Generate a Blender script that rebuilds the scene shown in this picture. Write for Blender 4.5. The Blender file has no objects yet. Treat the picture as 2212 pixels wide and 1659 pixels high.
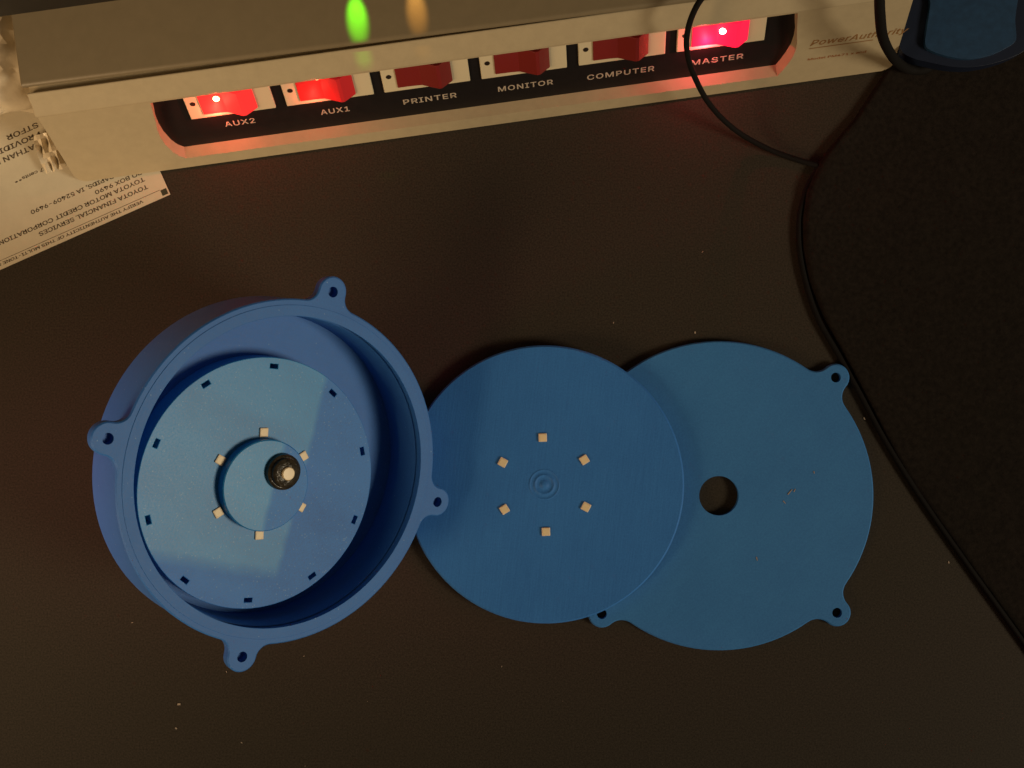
import bpy, bmesh, math, random
from mathutils import Vector, Matrix, noise
random.seed(7)
S = bpy.context.scene
C = S.collection
MM = 0.001
# ---------------------------------------------------------------- camera
F, D = 2680.0, 537.0            # focal length in photo pixels (2212 px wide), height over the desk in mm
cam = bpy.data.cameras.new("camera"); cam.sensor_width = 36; cam.lens = F / 2212 * 36
cam.clip_start = 0.01; cam.clip_end = 20
co = bpy.data.objects.new("camera", cam); C.objects.link(co); co.location = (0, 0, D * MM)
S.camera = co
S.render.resolution_x, S.render.resolution_y = 1024, 768
# ---------------------------------------------------------------- world, exposure
w = bpy.data.worlds.new("World"); S.world = w; w.use_nodes = True
w.node_tree.nodes["Background"].inputs[0].default_value = (1.0, 0.72, 0.45, 1)
w.node_tree.nodes["Background"].inputs[1].default_value = 0.06
S.view_settings.view_transform = 'Standard'; S.view_settings.look = 'None'
S.view_settings.exposure = 0; S.view_settings.gamma = 1

# ---------------------------------------------------------------- lamps
def aim(o, loc, tgt):
    o.location = Vector(loc) * MM
    o.rotation_euler = (Vector(tgt) - Vector(loc)).to_track_quat('-Z', 'Y').to_euler()
def area(name, loc, tgt, sx, sy, power, col):
    l = bpy.data.lights.new(name, 'AREA'); l.shape = 'RECTANGLE'; l.size = sx * MM; l.size_y = sy * MM
    l.energy = power; l.color = col
    o = bpy.data.objects.new(name, l); C.objects.link(o); aim(o, loc, tgt); return o
def spot(name, loc, tgt, ang, blend, power, col, rad=2):
    l = bpy.data.lights.new(name, 'SPOT'); l.spot_size = math.radians(ang); l.spot_blend = blend
    l.energy = power; l.color = col; l.shadow_soft_size = rad * MM
    o = bpy.data.objects.new(name, l); C.objects.link(o); aim(o, loc, tgt); return o
area("room_light", (3200, -1150, 2100), (0, 0, 0), 1100, 900, 78, (1, .84, .60))
spot("wall_tint_spot", (-600, -60, 190), (-135, -35, 35), 22, 1.0, 7.0, (1, .18, .26), 40)  # added pinkish spot without a seen source, tints the housing's outer left wall
spot("desk_lamp", (-590, -350, 360), (-165, 60, 0), 46, 1.0, 17, (1, .67, .36), 170)

# ---------------------------------------------------------------- helpers
def P(px, py, z=0.0):
    k = (D - z) / F
    return Vector(((px - 1106) * k, -(py - 829.5) * k, z))
def mesh_obj(name, bm, mat=None, parent=None, smooth=None, bevel=None, mw=None):
    """bm is in mm"""
    bmesh.ops.scale(bm, vec=(MM,) * 3, verts=bm.verts)
    bmesh.ops.recalc_face_normals(bm, faces=bm.faces)
    me = bpy.data.meshes.new(name); bm.to_mesh(me); bm.free()
    o = bpy.data.objects.new(name, me); C.objects.link(o)
    if mat: me.materials.append(mat)
    if parent: o.parent = parent
    if mw: o.matrix_local = mw
    if smooth is not None:
        me.polygons.foreach_set('use_smooth', [True] * len(me.polygons))
        me.set_sharp_from_angle(angle=math.radians(smooth))
    if bevel:
        m = o.modifiers.new('bevel', 'BEVEL'); m.width = bevel * MM; m.segments = 3
        m.limit_method = 'ANGLE'; m.angle_limit = math.radians(40)
    return o
def tag(o, label, cat, group=None):
    o['label'] = label; o['category'] = cat
    if group: o['group'] = group
    return o
def empty(name, mat4, label, cat, group=None):
    o = bpy.data.objects.new(name, None); C.objects.link(o); o.matrix_world = mat4; o.empty_display_size = .01
    return tag(o, label, cat, group)
def T(x, y, z): return Matrix.Translation(Vector((x, y, z)) * MM)
def frame(org, x, y, z):
    m = Matrix((x, y, z)).transposed().to_4x4(); m.translation = Vector(org) * MM; return m
def box(bm, x0, x1, y0, y1, z0, z1):
    v = [bm.verts.new(p) for p in ((x0,y0,z0),(x1,y0,z0),(x1,y1,z0),(x0,y1,z0),(x0,y0,z1),(x1,y0,z1),(x1,y1,z1),(x0,y1,z1))]
    for f in ((0,3,2,1),(4,5,6,7),(0,1,5,4),(1,2,6,5),(2,3,7,6),(3,0,4,7)): bm.faces.new([v[i] for i in f])
def slab(loops, z0, z1, bm=None, ch=0.0):
    """extruded outline with holes; loops[0] outer"""
    bm = bm or bmesh.new()
    rings = []
    for q, lp in enumerate(loops):
        n = len(lp)
        lo = [bm.verts.new((x, y, z0)) for x, y in lp]
        if ch and q == 0:
            ins = []
            for i in range(n):
                t = Vector(lp[(i+1) % n]) - Vector(lp[i-1]); t.normalize(); ins.append((lp[i][0] - t.y*ch, lp[i][1] + t.x*ch))
            md = [bm.verts.new((x, y, z1 - ch)) for x, y in lp]; hi = [bm.verts.new((x, y, z1)) for x, y in ins]
            for i in range(n): bm.faces.new((lo[i], lo[(i+1) % n], md[(i+1) % n], md[i])); bm.faces.new((md[i], md[(i+1) % n], hi[(i+1) % n], hi[i]))
        else:
            hi = [bm.verts.new((x, y, z1)) for x, y in lp]
            for i in range(n): bm.faces.new((lo[i], lo[(i+1) % n], hi[(i+1) % n], hi[i]))
        rings.append((lo, hi))
    for k in (0, 1):
        es = []
        for r in rings:
            n = len(r[k])
            es += [bm.edges.get((r[k][i], r[k][(i+1) % n])) for i in range(n)]
        bmesh.ops.triangle_fill(bm, use_beauty=True, use_dissolve=False, edges=es)
    return bm
def circ(r, n=64, cx=0, cy=0, a0=0):
    return [(cx + r*math.cos(a0 + 2*math.pi*i/n), cy + r*math.sin(a0 + 2*math.pi*i/n)) for i in range(n)]
def lathe(prof, n=64, cx=0, cy=0, bm=None):
    bm = bm or bmesh.new(); rings = []
    for r, z in prof:
        if r < 1e-6: rings.append([bm.verts.new((cx, cy, z))])
        else: rings.append([bm.verts.new((cx + r*math.cos(2*math.pi*i/n), cy + r*math.sin(2*math.pi*i/n), z)) for i in range(n)])
    for a, b in zip(rings, rings[1:]):
        for i in range(n):
            j = (i + 1) % n
            if len(a) == 1: bm.faces.new((a[0], b[i], b[j]))
            elif len(b) == 1: bm.faces.new((a[i], a[j], b[0]))
            else: bm.faces.new((a[i], a[j], b[j], b[i]))
    return bm
def lug_outline(R, RL, rl, rf, angs):
    """disc outline with filleted ears at the given angles"""
    out = []; d1, d2 = R + rf, rl + rf
    al = math.acos((d1*d1 + RL*RL - d2*d2) / (2*d1*RL))
    angs = sorted(a % (2*math.pi) for a in angs)
    def arc(c, r, a, b, n):
        for i in range(n + 1):
            t = a + (b - a) * i / n; out.append((c[0] + r*math.cos(t), c[1] + r*math.sin(t)))
    for k, th in enumerate(angs):
        lc = (RL*math.cos(th), RL*math.sin(th))
        f1 = (d1*math.cos(th-al), d1*math.sin(th-al)); f2 = (d1*math.cos(th+al), d1*math.sin(th+al))
        a1 = math.atan2(lc[1]-f1[1], lc[0]-f1[0]); s1 = th - al + math.pi
        a1 = s1 - ((s1 - a1) % (2*math.pi))
        arc(f1, rf, s1, a1, 8)
        b1 = math.atan2(f1[1]-lc[1], f1[0]-lc[0]); b2 = math.atan2(f2[1]-lc[1], f2[0]-lc[0])
        b2 = b1 + ((b2 - b1) % (2*math.pi))
        arc(lc, rl, b1, b2, 20)
        a2 = math.atan2(lc[1]-f2[1], lc[0]-f2[0]); s2 = th + al + math.pi
        s2 = a2 - ((a2 - s2) % (2*math.pi))
        arc(f2, rf, a2, s2, 8)
        nx = angs[(k+1) % len(angs)] + (2*math.pi if k == len(angs)-1 else 0)
        n = max(4, int((nx - th - 2*al) / math.radians(2.5)))
        for i in range(1, n):
            t = th + al + (nx - th - 2*al) * i / n; out.append((R*math.cos(t), R*math.sin(t)))
    res = []
    for p in out:
        if not res or math.hypot(p[0]-res[-1][0], p[1]-res[-1][1]) > .05: res.append(p)
    if math.hypot(res[0][0]-res[-1][0], res[0][1]-res[-1][1]) < .05: res.pop()
    return res
def tube(pts, r, n=10, sub=6, closed_ends=True, bm=None, ry=None):
    bm = bm or bmesh.new(); pts = [Vector(p) for p in pts]; q = []
    for i in range(len(pts) - 1):
        p0 = pts[max(i-1, 0)]; p1 = pts[i]; p2 = pts[i+1]; p3 = pts[min(i+2, len(pts)-1)]
        for k in range(sub):
            t = k / sub
            q.append(.5*((2*p1) + (p2-p0)*t + (2*p0-5*p1+4*p2-p3)*t*t + (3*p1-p0-3*p2+p3)*t**3))
    q.append(pts[-1]); rings = []
    for i, p in enumerate(q):
        d = (q[min(i+1, len(q)-1)] - q[max(i-1, 0)]).normalized()
        a = d.cross(Vector((0, 0, 1)));  a = a.normalized() if a.length > 1e-4 else Vector((1, 0, 0)); b = a.cross(d)
        rings.append([bm.verts.new(p + a*r*math.cos(2*math.pi*k/n) + b*(ry or r)*math.sin(2*math.pi*k/n)) for k in range(n)])
    for x, y in zip(rings, rings[1:]):
        for k in range(n): bm.faces.new((x[k], x[(k+1) % n], y[(k+1) % n], y[k]))
    if closed_ends: bm.faces.new(rings[0]); bm.faces.new(rings[-1])
    return bm
FONT = None
try:
    import os
    FONT = bpy.data.fonts.load(os.path.join(bpy.utils.system_resource('DATAFILES', path='fonts'), 'Inter.woff2'))   # ships with Blender
except Exception:
    FONT = None
def text(s, width, cap, mw, mat, parent, shear=0.0, spacing=1.0, name='lettering', bold=0.014):
    cu = bpy.data.curves.new('t', 'FONT'); cu.body = s; cu.shear = shear; cu.space_character = spacing; cu.bevel_depth = bold; cu.bevel_resolution = 0
    cu.resolution_u = 3
    if FONT: cu.font = FONT
    ob = bpy.data.objects.new('t', cu); C.objects.link(ob)
    dg = bpy.context.evaluated_depsgraph_get(); dg.update()
    me = bpy.data.meshes.new_from_object(ob.evaluated_get(dg)); bpy.data.objects.remove(ob); bpy.data.curves.remove(cu)
    xs = [v.co.x for v in me.vertices]
    x0, sx = min(xs), width / (max(xs) - min(xs)); sy = cap / 0.729
    for v in me.vertices: v.co = ((v.co.x - x0)*sx*MM, v.co.y*sy*MM, v.co.z*sy*MM)
    me.name = name; me.materials.clear(); me.materials.append(mat)
    o = bpy.data.objects.new(name, me); C.objects.link(o); o.parent = parent; o.matrix_local = mw
    return o

# ---------------------------------------------------------------- materials
def mat(name, col, rough=.5, spec=.5, var=.0, var_scale=60, bump=.0, bump_scale=400, bump_dist=.0002, **kw):
    m = bpy.data.materials.new(name); m.use_nodes = True; nt = m.node_tree; b = nt.nodes['Principled BSDF']
    b.inputs['Base Color'].default_value = (*col, 1); b.inputs['Roughness'].default_value = rough
    b.inputs['Specular IOR Level'].default_value = spec
    for k, v in kw.items(): b.inputs[k].default_value = v
    tc = nt.nodes.new('ShaderNodeTexCoord')
    if var:
        n = nt.nodes.new('ShaderNodeTexNoise'); n.inputs['Scale'].default_value = var_scale; n.inputs['Detail'].default_value = 8
        n.inputs['Roughness'].default_value = .65
        nt.links.new(tc.outputs['Object'], n.inputs['Vector'])
        r = nt.nodes.new('ShaderNodeValToRGB'); r.color_ramp.elements[0].position = .3; r.color_ramp.elements[1].position = .7
        r.color_ramp.elements[0].color = (*[c*(1-var) for c in col], 1); r.color_ramp.elements[1].color = (*[min(1, c*(1+var)) for c in col], 1)
        nt.links.new(n.outputs['Fac'], r.inputs['Fac']); nt.links.new(r.outputs['Color'], b.inputs['Base Color'])
    if bump:
        n2 = nt.nodes.new('ShaderNodeTexNoise'); n2.inputs['Scale'].default_value = bump_scale; n2.inputs['Detail'].default_value = 4
        nt.links.new(tc.outputs['Object'], n2.inputs['Vector'])
        bp = nt.nodes.new('ShaderNodeBump'); bp.inputs['Strength'].default_value = bump; bp.inputs['Distance'].default_value = bump_dist
        nt.links.new(n2.outputs['Fac'], bp.inputs['Height']); nt.links.new(bp.outputs['Normal'], b.inputs['Normal'])
    return m
def emis(m, col, s):
    b = m.node_tree.nodes['Principled BSDF']; b.inputs['Emission Color'].default_value = (*col, 1); b.inputs['Emission Strength'].default_value = s
    return m
def filament(name, col, rough=.42, ang=0.0, zones=None, spark=.5, line=.25):
    """printed plastic: extrusion lines in the top layer, satin finish, sheen and tiny glints painted into the colour; zones = (x, y) edges where the infill and painted sheen change"""
    m = bpy.data.materials.new(name); m.use_nodes = True; nt = m.node_tree; N = nt.nodes; L = nt.links
    b = N['Principled BSDF']; tc = N.new('ShaderNodeTexCoord')
    def math_(op, a, c=None):
        n = N.new('ShaderNodeMath'); n.operation = op
        for i, v in enumerate((a, c)):
            if v is None: continue
            if isinstance(v, (int, float)): n.inputs[i].default_value = v
            else: L.new(v, n.inputs[i])
        return n.outputs[0]
    def nz(scale, detail=3, rough_=.6):
        n = N.new('ShaderNodeTexNoise'); n.inputs['Scale'].default_value = scale; n.inputs['Detail'].default_value = detail
        n.inputs['Roughness'].default_value = rough_; L.new(tc.outputs['Object'], n.inputs['Vector']); return n.outputs['Fac']
    def streak(a, sc, sq):
        mp = N.new('ShaderNodeMapping'); mp.inputs['Rotation'].default_value = (0, 0, a); L.new(tc.outputs['Object'], mp.inputs['Vector'])
        m2 = N.new('ShaderNodeMapping'); m2.inputs['Scale'].default_value = (1, sq, 1); L.new(mp.outputs['Vector'], m2.inputs['Vector'])
        n = N.new('ShaderNodeTexNoise'); n.inputs['Scale'].default_value = sc; n.inputs['Detail'].default_value = 3
        L.new(m2.outputs['Vector'], n.inputs['Vector']); return n.outputs['Fac']
    big = nz(30, 5, .7); fine = nz(1300, 1); mid = streak(ang, 520, .15)
    w1 = streak(ang, 1300, .05)
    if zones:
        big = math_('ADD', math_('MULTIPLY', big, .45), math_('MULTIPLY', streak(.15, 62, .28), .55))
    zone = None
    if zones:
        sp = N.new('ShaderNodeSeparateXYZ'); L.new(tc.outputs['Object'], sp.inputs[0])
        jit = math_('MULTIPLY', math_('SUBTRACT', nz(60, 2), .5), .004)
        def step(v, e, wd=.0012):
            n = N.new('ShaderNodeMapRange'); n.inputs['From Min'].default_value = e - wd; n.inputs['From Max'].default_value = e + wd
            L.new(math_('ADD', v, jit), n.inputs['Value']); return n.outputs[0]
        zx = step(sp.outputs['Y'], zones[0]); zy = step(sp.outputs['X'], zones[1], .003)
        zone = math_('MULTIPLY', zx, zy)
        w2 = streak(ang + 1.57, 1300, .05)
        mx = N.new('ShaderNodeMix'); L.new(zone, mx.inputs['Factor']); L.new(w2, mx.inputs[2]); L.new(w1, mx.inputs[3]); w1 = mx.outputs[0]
    # colour: print streaks and grain, plus silk sheen bands painted in where zoned
    ramp = N.new('ShaderNodeValToRGB')
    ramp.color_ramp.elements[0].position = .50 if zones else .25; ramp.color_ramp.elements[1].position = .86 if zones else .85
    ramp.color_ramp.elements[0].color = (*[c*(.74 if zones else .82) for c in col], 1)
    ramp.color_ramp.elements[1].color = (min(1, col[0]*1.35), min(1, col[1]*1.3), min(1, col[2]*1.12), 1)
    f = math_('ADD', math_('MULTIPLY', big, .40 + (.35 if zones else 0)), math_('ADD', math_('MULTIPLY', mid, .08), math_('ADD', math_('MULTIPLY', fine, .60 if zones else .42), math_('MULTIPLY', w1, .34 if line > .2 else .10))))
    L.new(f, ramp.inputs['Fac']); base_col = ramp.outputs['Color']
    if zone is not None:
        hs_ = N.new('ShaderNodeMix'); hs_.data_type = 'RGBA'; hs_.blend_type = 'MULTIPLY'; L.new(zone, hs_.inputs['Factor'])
        L.new(ramp.outputs['Color'], hs_.inputs[6]); hs_.inputs[7].default_value = (.95, 1.30, 1.0, 1); base_col = hs_.outputs[2]  # sheen of the turned infill painted in as a teal tint
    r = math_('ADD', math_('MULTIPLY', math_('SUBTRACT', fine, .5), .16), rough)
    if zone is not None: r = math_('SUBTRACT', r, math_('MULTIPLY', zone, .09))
    L.new(r, b.inputs['Roughness'])
    b.inputs['Specular IOR Level'].default_value = .22
    # rare glints of the pearly pigment, painted as pale dots in the base colour
    v = N.new('ShaderNodeTexVoronoi'); v.inputs['Scale'].default_value = 1500; L.new(tc.outputs['Object'], v.inputs['Vector'])
    sc_ = N.new('ShaderNodeSeparateColor'); L.new(v.outputs['Color'], sc_.inputs[0])
    g = math_('MULTIPLY', math_('GREATER_THAN', sc_.outputs[0], 1 - .035*spark), math_('LESS_THAN', v.outputs['Distance'], .38))
    gm = N.new('ShaderNodeMix'); gm.data_type = 'RGBA'; L.new(math_('MULTIPLY', g, .55), gm.inputs['Factor'])
    L.new(base_col, gm.inputs[6]); gm.inputs[7].default_value = (.25, .42, .60, 1); L.new(gm.outputs[2], b.inputs['Base Color'])
    h = math_('ADD', math_('MULTIPLY', w1, line*2), math_('MULTIPLY', fine, .12))
    bp = N.new('ShaderNodeBump'); bp.inputs['Strength'].default_value = .35; bp.inputs['Distance'].default_value = .00025
    L.new(h, bp.inputs['Height']); L.new(bp.outputs['Normal'], b.inputs['Normal'])
    return m

BLUE = (.034, .158, .52)
M_desk = mat('desk_laminate', (.0395, .0320, .0238), .55, .10, var=.42, var_scale=1300, bump=.15, bump_scale=1500, bump_dist=.00008)
M_mat = mat('black_mat', (.0145, .0112, .0088), .85, .06, var=.4, var_scale=500, bump=.6, bump_scale=1500, bump_dist=.0002)
M_blue = filament('blue_filament', BLUE, .48, line=.05, spark=.15)
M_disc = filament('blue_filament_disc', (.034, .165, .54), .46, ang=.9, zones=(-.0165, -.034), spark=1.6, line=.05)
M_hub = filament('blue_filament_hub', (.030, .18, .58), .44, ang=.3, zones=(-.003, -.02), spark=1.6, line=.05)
M_plate = filament('blue_filament_plate', (.037, .172, .56), .50, ang=.12, line=.35, spark=0)
M_cover = filament('blue_filament_cover', (.044, .192, .52), .54, ang=.8, line=.15, spark=0)
M_led = mat('led_phosphor', (.92, .74, .46), .45, .4)
M_ledrim = mat('led_package', (.88, .70, .46), .5, .4)
M_beige = mat('beige_plastic', (.42, .345, .22), .48, .4, var=.05, var_scale=220, bump=.35, bump_scale=1800, bump_dist=.00006)
M_lid = mat('lid_plastic', (.19, .15, .09), .38, .5, var=.05, var_scale=160, bump=.3, bump_scale=1800, bump_dist=.00005)
M_black = mat('black_panel', (.010, .008, .008), .42, .4, var=.2, var_scale=300)
M_bezel = mat('switch_bezel', (.62, .54, .37), .4, .5)
M_hole = mat('dark_hole', (.02, .012, .008), .6, .2)
M_white = mat('white_print', (.44, .37, .29), .6, .3)
M_brown = mat('brown_print', (.26, .135, .05), .6, .3)
M_brown2 = mat('rust_print', (.30, .10, .025), .6, .3)
M_red = mat('red_rocker', (.20, .020, .016), .25, .5)
M_red_lit = emis(mat('red_rocker_lit', (.5, .02, .02), .55, .08), (1, .04, .035), .75)
M_red_dim = emis(mat('red_rocker_dim', (.5, .02, .02), .55, .08), (1, .05, .05), .11)
M_red_master = emis(mat('red_rocker_master', (.5, .01, .03), .55, .08), (1, .012, .055), 1.1)
M_neon = emis(mat('neon_bulb', (1, .4, .2), .3), (1, .16, .06), 60)
M_neon2 = emis(mat('neon_bulb_white', (1, .6, .5), .3), (1, .25, .22), 40)
M_neon3 = emis(mat('neon_bulb_dim', (1, .4, .2), .3), (1, .10, .04), 12)
M_cord = mat('black_rubber', (.006, .005, .0045), .8, .15, bump=.2, bump_scale=900)
M_paper = mat('paper', (.59, .535, .41), .75, .25, var=.05, var_scale=90, bump=.3, bump_scale=250, bump_dist=.0002)
M_ink = mat('ink', (.10, .075, .05), .7, .2)
M_ink2 = mat('green_black_ink', (.05, .055, .035), .7, .2)
M_film = mat('clear_film', (.75, .66, .5), .15, .7, bump=.4, bump_scale=90, bump_dist=.002)
M_env = mat('crumpled_paper', (.66, .58, .43), .6, .35, var=.06, var_scale=60, bump=.5, bump_scale=120, bump_dist=.001)
M_mon = mat('monitor_plastic', (.012, .010, .009), .5, .4)
M_navy = mat('navy_plastic', (.006, .012, .032), .45, .4)
M_bluecase = mat('dull_blue_plastic', (.012, .047, .112), .5, .4, var=.2, var_scale=300)
M_knob = mat('oxidised_brass', (.034, .026, .015), .28, .6, var=.7, var_scale=500, bump=.6, bump_scale=700, bump_dist=.0005, Metallic=.2)
M_shaft = mat('brass_shaft', (.80, .62, .36), .35, .5, var=.1, var_scale=400)
M_dust = mat('dust', (.42, .33, .25), .9, .1)
M_green = emis(mat('green_led', (.1, .9, .1), .3), (.15, 1, .02), 3)
M_amber = emis(mat('amber_led', (.9, .5, .1), .3), (1, .55, .1), 1)

# ---------------------------------------------------------------- desk
bm = bmesh.new(); box(bm, -700, 700, -520, 620, -25, 0)
o = mesh_obj('desk_top', bm, M_desk); o['kind'] = 'structure'; o['label'] = 'dark brown desk top'

# black mat on the right: soft edge that curls up a little along its left side
edge = [(2210, 90), (2150, 190), (2085, 290), (2025, 360), (1990, 405), (1963, 470), (1955, 540), (1957, 610), (1972, 690), (2009, 780), (2058, 870),
        (2108, 965), (2160, 1065), (2215, 1165), (2290, 1270), (2375, 1390), (2470, 1520), (2580, 1670), (2720, 1860), (2800, 1960)]
edge = [(x*.8848, y*.8848) for x, y in edge]
bm = bmesh.new(); rows = []
for i, (x, y) in enumerate(edge):
    p = P(x, y); k = i/(len(edge)-1)
    lift = 3.0*max(0, 1 - abs(i-5)/7.5)
    out = Vector((P(2900, 300 + 1500*k).x, p.y + (60 if i < 4 else -10), 0)) - p; out.normalize()
    prof = [(0, .15), (.25, .7 + lift*.4), (1.2, 1.2 + lift*.9), (3, 1.25 + lift), (7, 1.2 + lift*.75), (16, 1.1 + lift*.3), (34, 1.05), (90, 1.0), (260, 1.0)]
    rows.append([bm.verts.new(p + out*d + Vector((0, 0, z))) for d, z in prof])
for a, b in zip(rows, rows[1:]):
    for i in range(len(a)-1): bm.faces.new((a[i], a[i+1], b[i+1], b[i]))
desk_mat = mesh_obj('desk_mat', bm, M_mat, smooth=60)
tag(desk_mat, 'thin black mat with a curved left edge on the right side of the desk', 'mat')

# ---------------------------------------------------------------- open blue housing (tilted)
u = Vector((.23462, .97111, -.04362)); v = Vector((-.76186, .21156, .61221)); n = Vector((.60375, -.11040, .78949))
u.normalize(); n = (n - u*n.dot(u)).normalized(); v = n.cross(u)
H = 26.4; RO, RI = 66.5, 60.3
rim_c = Vector((-85.67, -34.25, D - 475.13))
hs = empty('blue_housing', frame(rim_c - n*H, u, v, n),
           'round open blue plastic housing with four screw ears, tilted up at its left', 'housing')
angs = [0, math.pi/2, math.pi, 1.5*math.pi]
# wall with floor (one lathe)
bm = lathe([(0, 0), (RO-1, 0), (RO, 1), (RO, H-4.02), (RI+.1, H-4.02), (RI, H-4.3), (RI, 2.6), (0, 2.6)], 128)
mesh_obj('shell', bm, M_blue, hs, smooth=35)
ol = lug_outline(RO+.35, 71.75, 6.0, 5.5, angs)
holes = [circ(2.1, 20, 71.75*math.cos(a), 71.75*math.sin(a)) for a in angs]
bm = slab([ol, circ(RI+.6, 128)] + holes, H-4, H-.25, ch=.5)
mesh_obj('flange', bm, M_blue, hs, smooth=30)
bm = slab([circ(RO-1.9, 128), circ(RI+.05, 128)], H-.27, H)
mesh_obj('rim', bm, M_blue, hs, smooth=30, bevel=.2)
# webs under the ears
for a in angs:
    bm = bmesh.new()
    ca, sa = math.cos(a), math.sin(a)
    pts = [(RO-1, -5.2), (RO-1, 5.2), (71.75, 4.4), (76.4, 2.0), (76.4, -2.0), (71.75, -4.4)]
    lo = [bm.verts.new(((RO-1)*ca - (y*.5)*sa, (RO-1)*sa + (y*.5)*ca, H-13)) for x, y in pts]
    hi = [bm.verts.new((x*ca - y*sa, x*sa + y*ca, H-4.02)) for x, y in pts]
    for i in range(6):
        j = (i+1) % 6; bm.faces.new((lo[i], lo[j], hi[j], hi[i]))
    bm.faces.new(hi)
    mesh_obj('ear_web', bm, M_blue, hs, smooth=30)
bm = lathe([(0, -34), (20.5, -34), (21.5, -33), (21.5, -.02), (0, -.02)], 48)
mesh_obj('rear_boss', bm, M_blue, hs, smooth=35)

# ---------------------------------------------------------------- led disc inside the housing
def led_part(parent, x, y, a, z):
    ca, sa = math.cos(a), math.sin(a)
    m = Matrix.Rotation(a, 4, 'Z'); m.translation = Vector((x, y, z))*MM
    bm = bmesh.new(); box(bm, -1.8, 1.8, -1.8, 1.8, -.2, .75)
    l = mesh_obj('led', bm, M_ledrim, parent, bevel=.35, mw=m)
    bm = lathe([(1.45, .75), (1.42, .79), (0, .80)], 20)
    mesh_obj('led_lens', bm, M_led, l)
DTOP = 10.0
disc_org = rim_c - n*(H - 2.62) + u*(-7.0) + v*2.9
dk = empty('led_disc', frame(disc_org, u, v, n),
           'bright blue round disc with six square LEDs and a raised hub inside the open housing', 'disc')
slots = []
for k in range(10):
    a = math.radians(8.5 + 36*k); c = (46.2*math.cos(a), 46.2*math.sin(a)); ca, sa = math.cos(a), math.sin(a)
    slots.append([(c[0] + x*ca - y*sa, c[1] + x*sa + y*ca) for x, y in ((-.9, -1.7), (.9, -1.7), (.9, 1.7), (-.9, 1.7))])
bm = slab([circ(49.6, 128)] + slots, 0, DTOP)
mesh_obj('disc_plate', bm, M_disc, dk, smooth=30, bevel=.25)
for k in range(6):
    a = math.radians(12.6 + 60*k); led_part(dk, 20.3*math.cos(a), 20.3*math.sin(a), a, DTOP)
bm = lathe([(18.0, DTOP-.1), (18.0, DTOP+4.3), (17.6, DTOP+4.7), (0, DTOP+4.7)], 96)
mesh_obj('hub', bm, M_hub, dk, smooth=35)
kx, ky, kz = 6.6, -5.0, DTOP+4.7
bm = lathe([(7.1, kz-.1), (7.2, kz+.8), (7.0, kz+2.0), (6.2, kz+2.6), (5.9, kz+2.6), (5.8, kz+4.0), (5.0, kz+4.6), (0, kz+4.6)], 40, kx, ky)
kn = mesh_obj('knob', bm, M_knob, dk, smooth=40)
kn['label'] = 'dark brown round knob with a pale tip'
bm = lathe([(2.6, kz+4.5), (2.6, kz+5.6), (2.3, kz+5.9), (0, kz+5.95)], 32, kx, ky)
mesh_obj('shaft', bm, M_shaft, kn, smooth=40)

# ---------------------------------------------------------------- cover plate with ears (flat on the desk)
pc = P(1553, 1071, 3.2)
cv = empty('cover_plate', T(pc.x, pc.y, 0), 'flat blue cover plate with screw ears and a round hole in its middle', 'plate')
a4 = [math.radians(45.3 + 90*k) for k in range(4)]
ol = lug_outline(66.6, 71.6, 5.9, 7.0, a4)
bm = slab([ol, circ(8.5, 48)] + [circ(2.15, 20, 71.6*math.cos(a), 71.6*math.sin(a)) for a in a4], .15, 3.2, ch=.55)
mesh_obj('plate', bm, M_cover, cv, smooth=30)

# ---------------------------------------------------------------- led plate leaning on the cover plate
pl = P(1176.5, 1046.5, 6.5)
tilt = math.atan2(3.25, 69)
m = T(pl.x, pl.y, 3.75) @ Matrix.Rotation(-tilt, 4, 'Y')
lp = empty('led_plate', m, 'plain round blue plate with six square LEDs, lapping over the cover plate', 'plate')
bm = slab([circ(59.5, 160)], -.9, 3.1, ch=.7)
mesh_obj('plate', bm, M_plate, lp, smooth=30)
for k in range(6):
    a = math.radians(92 + 60*k); led_part(lp, 20.1*math.cos(a), 20.1*math.sin(a), a, 3.1)
prof = [(0, 3.75), (1.2, 3.6), (1.9, 3.2), (2.2, 3.12), (3.6, 3.12), (3.8, 3.32), (4.3, 3.32), (4.5, 3.12), (6.0, 3.12), (6.15, 3.24), (6.5, 3.24), (6.65, 3.11)]
mesh_obj('centre_ring', lathe(prof, 64), M_plate, lp, smooth=60)

# ---------------------------------------------------------------- power strip
A7 = math.radians(7.9)
sx = Vector((math.cos(A7), math.sin(A7), 0)); sy = Vector((-math.sin(A7), math.cos(A7), 0))
ps = empty('power_strip', frame(sy*112, sx, sy, Vector((0, 0, 1))),
           'long beige power strip with six red rocker switches on a black panel', 'power strip')
UL, UR = -173.8, 181.3
def fz(b): return 1.0 + (b)*1.895          # outer front face height
def fb(z): return (z - 1.0)/1.895
def pb(z): return 7.06 + (z - 5.2)/1.638    # black panel
def pan(px, py):
    """photo pixel (2500 wide) on the black panel -> (u, z)"""
    x, y = px*.8848 - 1106, py*.8848 - 829.5
    ud, vd = x*math.cos(A7) - y*math.sin(A7), x*math.sin(A7) + y*math.cos(A7)
    # -(112+pb(z))*F/(D-z) = vd
    c0 = 112 + 7.06 - 5.2/1.638
    z = (-vd*D - c0*F) / (F/1.638 - vd)
    return ud*(D - z)/F, z
def fac(px, py):
    x, y = px*.8848 - 1106, py*.8848 - 829.5
    ud, vd = x*math.cos(A7) - y*math.sin(A7), x*math.sin(A7) + y*math.cos(A7)
    z = (-vd*D - (112 - 1/1.895)*F) / (F/1.895 - vd)
    return ud*(D - z)/F, z
left = [(378,247),(375.5,262),(379,280),(387,300),(399,320),(418,341),(433,352),(451,361)]
right = [(1894,155.5),(1906,143.5),(1919,126),(1931,106),(1938,86),(1941,66),(1940,46),(1936,28)]
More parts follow.
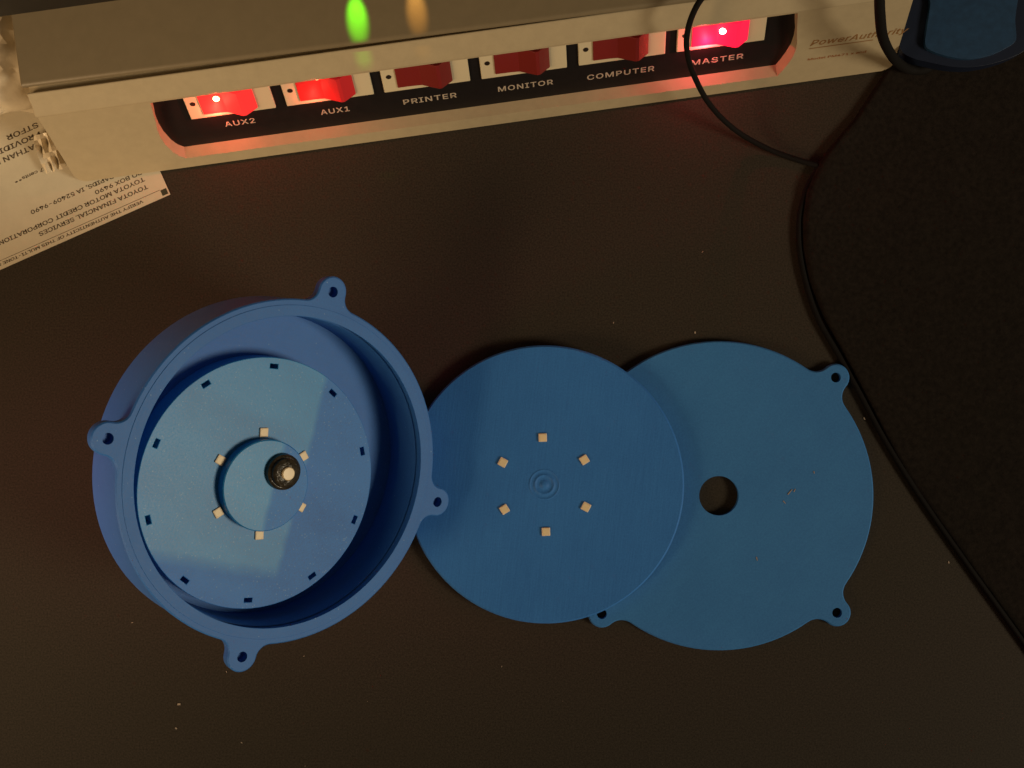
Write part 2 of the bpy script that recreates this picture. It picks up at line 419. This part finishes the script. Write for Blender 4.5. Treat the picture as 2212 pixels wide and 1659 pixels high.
hole = [pan(*p) for p in left] + [pan(*p) for p in right]
ZT = 38.6
zb = (hole[7][1] + hole[8][1])/2
hole[7] = (hole[7][0], zb); hole[8] = (hole[8][0], zb)
hole[0] = (hole[0][0] + .2, ZT); hole[-1] = (hole[-1][0] - .2, ZT)
# casing: front sheet with the recess, recess walls, lip, back and ends
bm = bmesh.new()
ZG = 41.0
def arc_corner(cx, cy, r, a0, a1, k=5): return [(cx + r*math.cos(a0+(a1-a0)*i/k), cy + r*math.sin(a0+(a1-a0)*i/k)) for i in range(k+1)]
rr = 4.5
outer = [(UL, ZG)] + arc_corner(UL+rr, 1+rr, rr, math.pi, 1.5*math.pi) + arc_corner(UR-rr, 1+rr, rr, 1.5*math.pi, 2*math.pi) + [(UR, ZG)]
ov = [bm.verts.new((a, fb(z), z)) for a, z in outer]; hv = [bm.verts.new((a, fb(z), z)) for a, z in hole]
es = []
for lst in (ov, hv):
    for i in range(len(lst)): es.append(bm.edges.new((lst[i], lst[(i+1) % len(lst)])))
bmesh.ops.triangle_fill(bm, use_beauty=True, use_dissolve=False, edges=es)
bv = [bm.verts.new((a, pb(z) + .6, z)) for a, z in hole]
for i in range(len(hv)):
    j = (i+1) % len(hv); bm.faces.new((hv[i], hv[j], bv[j], bv[i]))
# ends follow the outline back to the rear
YB = 150
ob = [bm.verts.new((a, YB, z)) for a, z in outer]
for i in range(len(ov)-1): bm.faces.new((ov[i], ov[i+1], ob[i+1], ob[i]))
mesh_obj('casing', bm, M_beige, ps, smooth=35)
# lip above the switches, rounded front, runs the full length
prof = [(fb(ZG)-.1, ZG-.4), (fb(ZG)-1.3, ZG-.35), (fb(ZG)-1.7, ZG+.25), (fb(ZG)-1.2, ZG+1.0), (23.2, 43.6), (26.0, 46.3), (27.0, 47.1), (27.7, 47.4), (28.0, 47.0), (28.1, 44.0), (31.5, 44.0), (31.6, 48.1), (YB, 48.1), (YB, ZG-.4)]
bm = bmesh.new(); e0 = [bm.verts.new((UL-.15, y, z)) for y, z in prof]; e1 = [bm.verts.new((UR+.15, y, z)) for y, z in prof]
for i in range(len(prof)):
    j = (i+1) % len(prof); bm.faces.new((e0[i], e0[j], e1[j], e1[i]))
bm.faces.new(e0); bm.faces.new(e1)
mesh_obj('lip', bm, M_beige, ps, smooth=50, bevel=.4)
# lid
prof = [(30.2, 48.3), (29.9, 48.8), (29.9, 49.5), (30.4, 50.2), (31.6, 50.5), (YB-2, 50.5), (YB-2, 48.3)]
bm = bmesh.new()
def ld(uu, y): return y - (uu - UL)*.0105 if y < 40 else y
e0 = [bm.verts.new((UL-1.0, ld(UL, y), z)) for y, z in prof]; e1 = [bm.verts.new((UR-1, ld(UR, y), z)) for y, z in prof]
for i in range(len(prof)):
    j = (i+1) % len(prof); bm.faces.new((e0[i], e0[j], e1[j], e1[i]))
bm.faces.new(e0); bm.faces.new(e1)
mesh_obj('lid', bm, M_lid, ps, smooth=50, bevel=.8)
# black panel: slightly larger than the recess, at its back
bm = bmesh.new()
pts = [(a, pb(z), z) for a, z in hole]
f0 = [bm.verts.new(p) for p in pts]; f1 = [bm.verts.new((a, y+1.0, z-.6)) for a, y, z in pts]
bm.faces.new(f0); bm.faces.new(f1[::-1])
for i in range(len(f0)):
    j = (i+1) % len(f0); bm.faces.new((f0[i], f1[i], f1[j], f0[j]))
panel = mesh_obj('panel', bm, M_black, ps)
th = math.atan(1.638)
pu, pv = Vector((1, 0, 0)), Vector((0, math.cos(th), math.sin(th))); pn = pu.cross(pv)
def panel_m(uu, z, off=0.0): return frame(Vector((uu, pb(z), z)) + pn*off, pu, pv, pn)
# switches
sw = [('AUX2', (465.7,283.8), (673.7,258.5), M_red_lit, M_neon, (500,444)), ('AUX1', (700.8,254.9), (913.2,226.7), M_red_dim, M_neon3, None),
      ('PRINTER', (938.7,224.2), (1148.5,197), M_red, None, None), ('MONITOR', (1175.8,192.4), (1383.8,161.2), M_red, None, None),
      ('COMPUTER', (1412.5,159.8), (1622.8,127.3), M_red, None, None), ('MASTER', (1650.8,122), (1864.6,95), M_red_master, M_neon2, None)]
labels = {'AUX2': ((550.7,309),(625,301)), 'AUX1': ((784,280),(854.6,271)), 'PRINTER': ((985.7,255),(1116,237)), 'MONITOR': ((1216.4,223.6),(1350.7,207.3)),
          'COMPUTER': ((1433.4,195),(1597.5,170.7)), 'MASTER': ((1687,159.5),(1815,138.3))}
state = {'AUX2': 'brightly lit red switch over AUX2', 'AUX1': 'dimly lit red switch over AUX1', 'MASTER': 'brightest pinkish red switch over MASTER'}
us = [(pan(*b)[0], pan(*c)[0]) for _, b, c, *_ in sw]; zs = [(pan(*b)[1] + pan(*c)[1])/2 for _, b, c, *_ in sw]
zlow = sum(zs)/6
for (nm, b, c, mt, neon, _), (u0, u1) in zip(sw, us):
    W = u1 - u0; Hh = 19.0
    bm = bmesh.new(); box(bm, 0, W, 0, Hh, -.6, 1.0)
    s_ = mesh_obj('switch', bm, M_bezel, ps, bevel=.35, mw=panel_m(u0, zlow))
    if nm in state: s_['label'] = state[nm]
    # rocker: wedge with its ridge at 70 % of the length
    x0, x1 = .165*W, .80*W; L = x1 - x0
    pr = [(0, .9), (0, 1.6), (.30, 1.7), (.44, 1.9), (.74, 5.7), (.80, 5.6), (1.0, 1.8), (1.0, .9)]
    y0, y1 = 2.3, 15.5
    bm = bmesh.new()
    a_ = [bm.verts.new((x0 + t*L, y0 + (.3 if h > 2 else 0), h)) for t, h in pr]; b_ = [bm.verts.new((x0 + t*L, y1, h)) for t, h in pr]
    for i in range(len(pr)):
        j = (i+1) % len(pr); bm.faces.new((a_[i], a_[j], b_[j], b_[i]))
    bm.faces.new(a_); bm.faces.new(b_)
    mesh_obj('rocker', bm, mt, s_, bevel=.3)
    bm = lathe([(1.15, 1.02), (1.15, 1.06), (0, 1.06)], 20, .085*W, 8.6)
    mesh_obj('dot', bm, M_hole, s_)
    if neon:
        t = {'AUX2': (.33, 10.6, 1.3), 'AUX1': (.40, 14.6, 1.3), 'MASTER': (.52, 10.4, 1.4)}[nm]
        hh = 1.9 if t[0] < .45 else 3.3
        bm = lathe([(t[2], hh - .5), (t[2], hh + .1), (t[2]*.7, hh + .55), (0, hh + .7)], 20, x0 + t[0]*L, t[1])
        mesh_obj('neon_lamp', bm, neon, s_, smooth=60)
        lt = bpy.data.lights.new('neon_glow', 'POINT'); lt.shadow_soft_size = 0
        lt.energy, lt.color = {'AUX2': (.020, (1, .085, .05)), 'AUX1': (.007, (1, .10, .06)), 'MASTER': (.027, (1, .06, .10))}[nm]
        lo_ = bpy.data.objects.new('neon_glow', lt); C.objects.link(lo_)
        lo_.location = (ps.matrix_world @ panel_m(u0 + x0 + .25*L, zlow + 4.0, 4.6)).translation
    (ax, ay), (bx, by) = labels[nm]
    p0, p1 = pan(ax, ay), pan(bx, by)
    text(nm, p1[0] - p0[0], 3.9, panel_m(p0[0], p0[1], .08), M_white, panel, spacing=1.12)
# printed logo on the right end of the face
fth = math.atan(1.895); fvv = Vector((0, math.cos(fth), math.sin(fth))); fn = pu.cross(fvv)
def face_m(uu, z, off=.06): return frame(Vector((uu, fb(z), z)) + fn*off, pu, fvv, fn)
casing = [o for o in ps.children if o.name.startswith('casing')][0]
p0, p1 = fac(1977, 112), fac(2176, 84)
text('PowerAuthority', p1[0] - p0[0] + 7, 4.4, face_m(*p0), M_brown, casing, shear=.28, spacing=1.05)
q0, q1 = fac(1975, 119.8), fac(2131, 98.5)
bm = bmesh.new(); box(bm, 0, q1[0]-q0[0], 0, .45, 0, .03); mesh_obj('underline', bm, M_brown, casing, mw=face_m(q0[0], q0[1]))
q0, q1 = fac(1971.5, 147.6), fac(2114, 128.7)
text('Model PM471 x and', q1[0] - q0[0], 1.7, face_m(*q0), M_brown2, casing)

# ---------------------------------------------------------------- monitor above the strip (only its lower edge is in view)
mo = empty('monitor', frame(sy*112, sx, sy, Vector((0, 0, 1))), 'black monitor edge above the back of the power strip', 'monitor')
bm = bmesh.new(); box(bm, -260, 230, 45.6, 62, 85, 330)
mesh_obj('bezel', bm, M_mon, mo, bevel=2)
bm = bmesh.new(); box(bm, -90, 90, 90, 145, 50.6, 58); mesh_obj('stand', bm, M_mon, mo, bevel=2)
bm = bmesh.new(); box(bm, -35, 35, 100, 118, 58.1, 200); mesh_obj('neck', bm, M_mon, mo, bevel=2)
bm = bmesh.new(); box(bm, -60, 60, 62.1, 100, 150, 260); mesh_obj('back_cover', bm, M_mon, mo, bevel=2)
for nm, uu, mt in (('led', -38.5, M_green), ('led', -14, M_amber)):
    bm = lathe([(1.5, 0), (1.5, .6), (0, 1.2)], 16)
    mesh_obj(nm, bm, mt, mo, smooth=60, mw=frame(Vector((uu, 45.58, 92)), Vector((1, 0, 0)), Vector((0, 0, 1)), Vector((0, -1, 0))))
def sworld(uu, b, z): return sx*uu + sy*(112 + b) + Vector((0, 0, z))
g_ = spot("green_led_light", sworld(-40.5, 54, 84), sworld(-40.5, 37.6, 50), 31, 1.0, .30, (.16, 1, .01), .8); g_.scale = (.5, 1, 1)
a_l = spot("amber_led_light", sworld(-17, 54, 84), sworld(-17, 37.6, 50), 31, 1.0, .085, (1, .5, .10), .8); a_l.scale = (.5, 1, 1)

# ---------------------------------------------------------------- cords
pts = [P(1600, -90, 58), P(1545, -35, 60), P(1508, 8, 60), P(1487, 60, 55), P(1484, 110, 46), P(1500, 165, 34), P(1535, 228, 20), P(1590, 282, 8), P(1660, 322, 3), P(1725, 346, 1.9), P(1762, 357, 2.0), P(1765, 366, 1.7), P(1757, 380, 1.5), P(1744, 404, 1.4), P(1733, 440, 1.4), P(1726, 478, 1.4), P(1727, 540, 1.4), P(1741, 612, 1.4), P(1768, 690, 1.4), P(1813, 770, 1.4), P(1859, 854, 1.4), P(1906, 942, 1.4), P(1960, 1031, 1.4), P(2022, 1124, 1.4), P(2097, 1230, 1.4), P(2180, 1345, 1.4), P(2270, 1470, 1.4), P(2350, 1580, 1.4)]
bm = tube(pts, 1.2, 10, 8)
c1 = mesh_obj('black_cord', bm, M_cord, smooth=60)
tag(c1, 'thin black cord looping over the MASTER switch and along the black mat edge', 'cord')
pts = [P(1895, -90, 70), P(1899, -30, 66), P(1901, 30, 58), P(1907, 80, 46), P(1925, 118, 30), P(1943, 138, 14), P(1966, 150, 5), P(2000, 148, 3.4), P(2060, 110, 3.4), P(2120, 60, 3.4)]
bm = tube(pts, 2.1, 10, 8)
c2 = mesh_obj('black_cord', bm, M_cord, smooth=60)
tag(c2, 'thick black cord hanging down the right end of the power strip beside the blue case', 'cord')

# ---------------------------------------------------------------- blue case, top right
cs = empty('blue_case', T(*P(2090, 40, 0)), 'dull blue rounded case with a dark navy rim in the top right corner', 'case')
base = Vector(P(2090, 40, 0))
def smooth_loop(lst, k=4):
    n = len(lst); out = []
    for i in range(n):
        p0, p1, p2, p3 = (Vector(lst[(i+d) % n]) for d in (-1, 0, 1, 2))
        for q in range(k):
            t = q/k; v = .5*((2*p1) + (p2-p0)*t + (2*p0-5*p1+4*p2-p3)*t*t + (3*p1-p0-3*p2+p3)*t**3); out.append((v.x, v.y))
    return out
def loop_px(lst, z): return [((P(x*.8848, y*.8848, z) - base).x, (P(x*.8848, y*.8848, z) - base).y) for x, y in lst]
rimpx = [(2236,-60),(2222,20),(2203,80),(2196,110),(2206,130),(2232,143),(2270,152),(2320,162),(2370,164),(2420,156),(2470,140),(2505,120),(2515,90),(2508,30),(2500,-60)]
panpx = [(2276,-60),(2271,10),(2262,70),(2258,102),(2263,117),(2278,126),(2300,134),(2330,141),(2362,144),(2395,140),(2425,132),(2455,118),(2474,106),(2481,92),(2478,50),(2470,-60)]
bm = slab([loop_px(smooth_loop(rimpx), 14)], 6, 14); mesh_obj('shell', bm, M_navy, cs, smooth=30, bevel=.6)
bm = slab([loop_px(smooth_loop(panpx), 16)], 13.8, 16.2); mesh_obj('front_panel', bm, M_bluecase, cs, smooth=30, bevel=.5)

# ---------------------------------------------------------------- printed cheque under the strip
pc_ = P(368, 420, .3)
rx = Vector((-.914, -.405, 0)).normalized(); dy = Vector((-rx.y, rx.x, 0))          # own right, own up
dn = -dy
pp = empty('printed_cheque', frame(pc_, rx, dy, Vector((0, 0, 1))), 'cream printed paper slip lying upside down under the left end of the power strip', 'paper')
bm = bmesh.new(); NX, NY = 40, 24; g = []
for j in range(NY+1):
    g.append([bm.verts.new((i*150/NX, -j*78/NY, 0)) for i in range(NX+1)])
for j in range(NY):
    for i in range(NX): bm.faces.new((g[j][i], g[j][i+1], g[j+1][i+1], g[j+1][i]))
r_ = bmesh.ops.extrude_face_region(bm, geom=bm.faces[:]); bmesh.ops.translate(bm, vec=(0, 0, -.15), verts=[e for e in r_['geom'] if isinstance(e, bmesh.types.BMVert)])
sheet = mesh_obj('sheet', bm, M_paper, pp)
K = .2004
def line(s, s0, s1, t, cap, mt=M_ink, **kw):
    text(s, (s1-s0)*K, cap, T(s0*K, -(t)*K, .06), mt, pp, **kw)
line('VERIFY THE AUTHENTICITY OF THIS MULTI-TONE SECURITY', 60, 462, 13.5, 1.75)
line('TOYOTA FINANCIAL SERVICES', 38, 294, 40, 2.5)
line('TOYOTA MOTOR CREDIT CORPORATION', 38, 381, 57.5, 2.5)
line('PO BOX 9490', 38, 147, 73, 2.4)
line('CEDAR RAPIDS, IA 52409-9490', 38, 291, 90, 2.4)
line('and 17 cents**', 190, 296, 164, 1.9)
line('NATHAN L', 211, 318, 219, 3.1)
line('PROVIDI', 204, 300, 239, 3.1)
line('STFOR', 200, 274, 259, 3.1)
bm = bmesh.new(); box(bm, 3.0*K, 16.5*K, -16.5*K, -3.5*K, .03, .06); mesh_obj('printed_square', bm, M_ink2, pp)
bm = bmesh.new(); box(bm, 17*K, 740*K, -18.3*K, -17.3*K, .03, .06); mesh_obj('printed_line', bm, M_ink, pp)

# crumpled envelope at the far left
bm = bmesh.new(); bmesh.ops.create_icosphere(bm, subdivisions=5, radius=1)
for vv in bm.verts:
    p = vv.co.copy()
    q = Vector((math.copysign(abs(p.x)**.7, p.x)*40, math.copysign(abs(p.y)**.8, p.y)*22, p.z*17))
    rdg = 1 - abs(noise.noise(q*.055 + Vector((3, 1, 7))))*2
    q += p*(rdg*5.5 + noise.noise(q*.16)*2.2 + (1 - abs(noise.noise(q*.13 + Vector((9, 4, 2))))*2)*1.6)
    vv.co = q
e_o = mesh_obj('crumpled_envelope', bm, M_env, smooth=28)
e_o.matrix_world = T(-224, 136, 22) @ Matrix.Rotation(math.radians(12), 4, 'Z')
tag(e_o, 'crumpled cream paper wad beside the left end of the power strip', 'paper')

# scrap of clear film by the strip's left end
bm = bmesh.new(); g = []
cxy = P(112, 332, 0)
for j in range(9):
    row = []
    for i in range(7):
        x, y = (i-3)*1.6, (j-4)*2.1
        x += .10*abs(y)*(1 if y < 0 else -.5); z = 1.2 + 3.2*abs(math.sin(i*1.4 + j*.35)) + 1.2*noise.noise(Vector((i*.9, j*.7, 2)))
        row.append(bm.verts.new((x, y, max(.5, z))))
    g.append(row)
for j in range(8):
    for i in range(6): bm.faces.new((g[j][i], g[j][i+1], g[j+1][i+1], g[j+1][i]))
r_ = bmesh.ops.extrude_face_region(bm, geom=bm.faces[:]); bmesh.ops.translate(bm, vec=(0, 0, -.12), verts=[e for e in r_['geom'] if isinstance(e, bmesh.types.BMVert)])
fs = mesh_obj('film_scrap', bm, M_film, smooth=25)
fs.matrix_world = T(cxy.x, cxy.y, 0) @ Matrix.Rotation(math.radians(14), 4, 'Z')
tag(fs, 'small creased scrap of shiny film on the cheque by the strip corner', 'scrap')

# ---------------------------------------------------------------- dust and crumbs
bm = bmesh.new()
spots = [(1715,615,.5),(1498,788,.4),(1697,812,.5),(2110,1022,.6),(2316,1373,.5),(437,1719,.7),(430,1778,.5),(590,1813,.4),(1225,1627,.4),(553,1640,.4),(323,1520,.4),(742,1602,.3),(2278,1000,.6),(745,1870,.3)]
spots = [(x*.8848, y*.8848, s) for x, y, s in spots]
for k in range(35): spots.append((random.uniform(0, 2212), random.uniform(420, 1659), random.uniform(.06, .13)))
for x, y, s in spots:
    p = P(x, y, 0)
    a = random.uniform(0, 3.14); e = random.uniform(.25, .7)
    for k in range(1):
        ca, sa = math.cos(a), math.sin(a)
        lo = [bm.verts.new(p + Vector((ca*dx*s - sa*dy_*s*e, sa*dx*s + ca*dy_*s*e, .02))) for dx, dy_ in ((-1,-.6),(.8,-1),(1,.7),(-.7,1))]
        hi = [bm.verts.new(vv.co*1 + Vector((0, 0, s*.5))) for vv in lo]
        bm.faces.new(lo[::-1]); bm.faces.new(hi)
        for i in range(4): bm.faces.new((lo[i], lo[(i+1)%4], hi[(i+1)%4], hi[i]))
for x, y, dx, dy_ in ((1692,1082,5,6),(1702,1068,9,-11),(1715,1062,3,-6),(1634,1203,2,8),(1758,1018,1,5)):
    a, b_ = P(x, y, 3.28), P(x + dx, y + dy_, 3.28); t = (b_ - a).normalized().cross(Vector((0, 0, 1)))*.22
    lo = [bm.verts.new(q) for q in (a - t, a + t, b_ + t*.5, b_ - t*.5)]; hi = [bm.verts.new(vv.co + Vector((0, 0, .14))) for vv in lo]
    bm.faces.new(lo[::-1]); bm.faces.new(hi)
    for i in range(4): bm.faces.new((lo[i], lo[(i+1)%4], hi[(i+1)%4], hi[i]))
d = mesh_obj('dust_crumbs', bm, M_dust); d['kind'] = 'stuff'; d['label'] = 'scattered pale dust crumbs and flakes on the dark desk and cover plate'
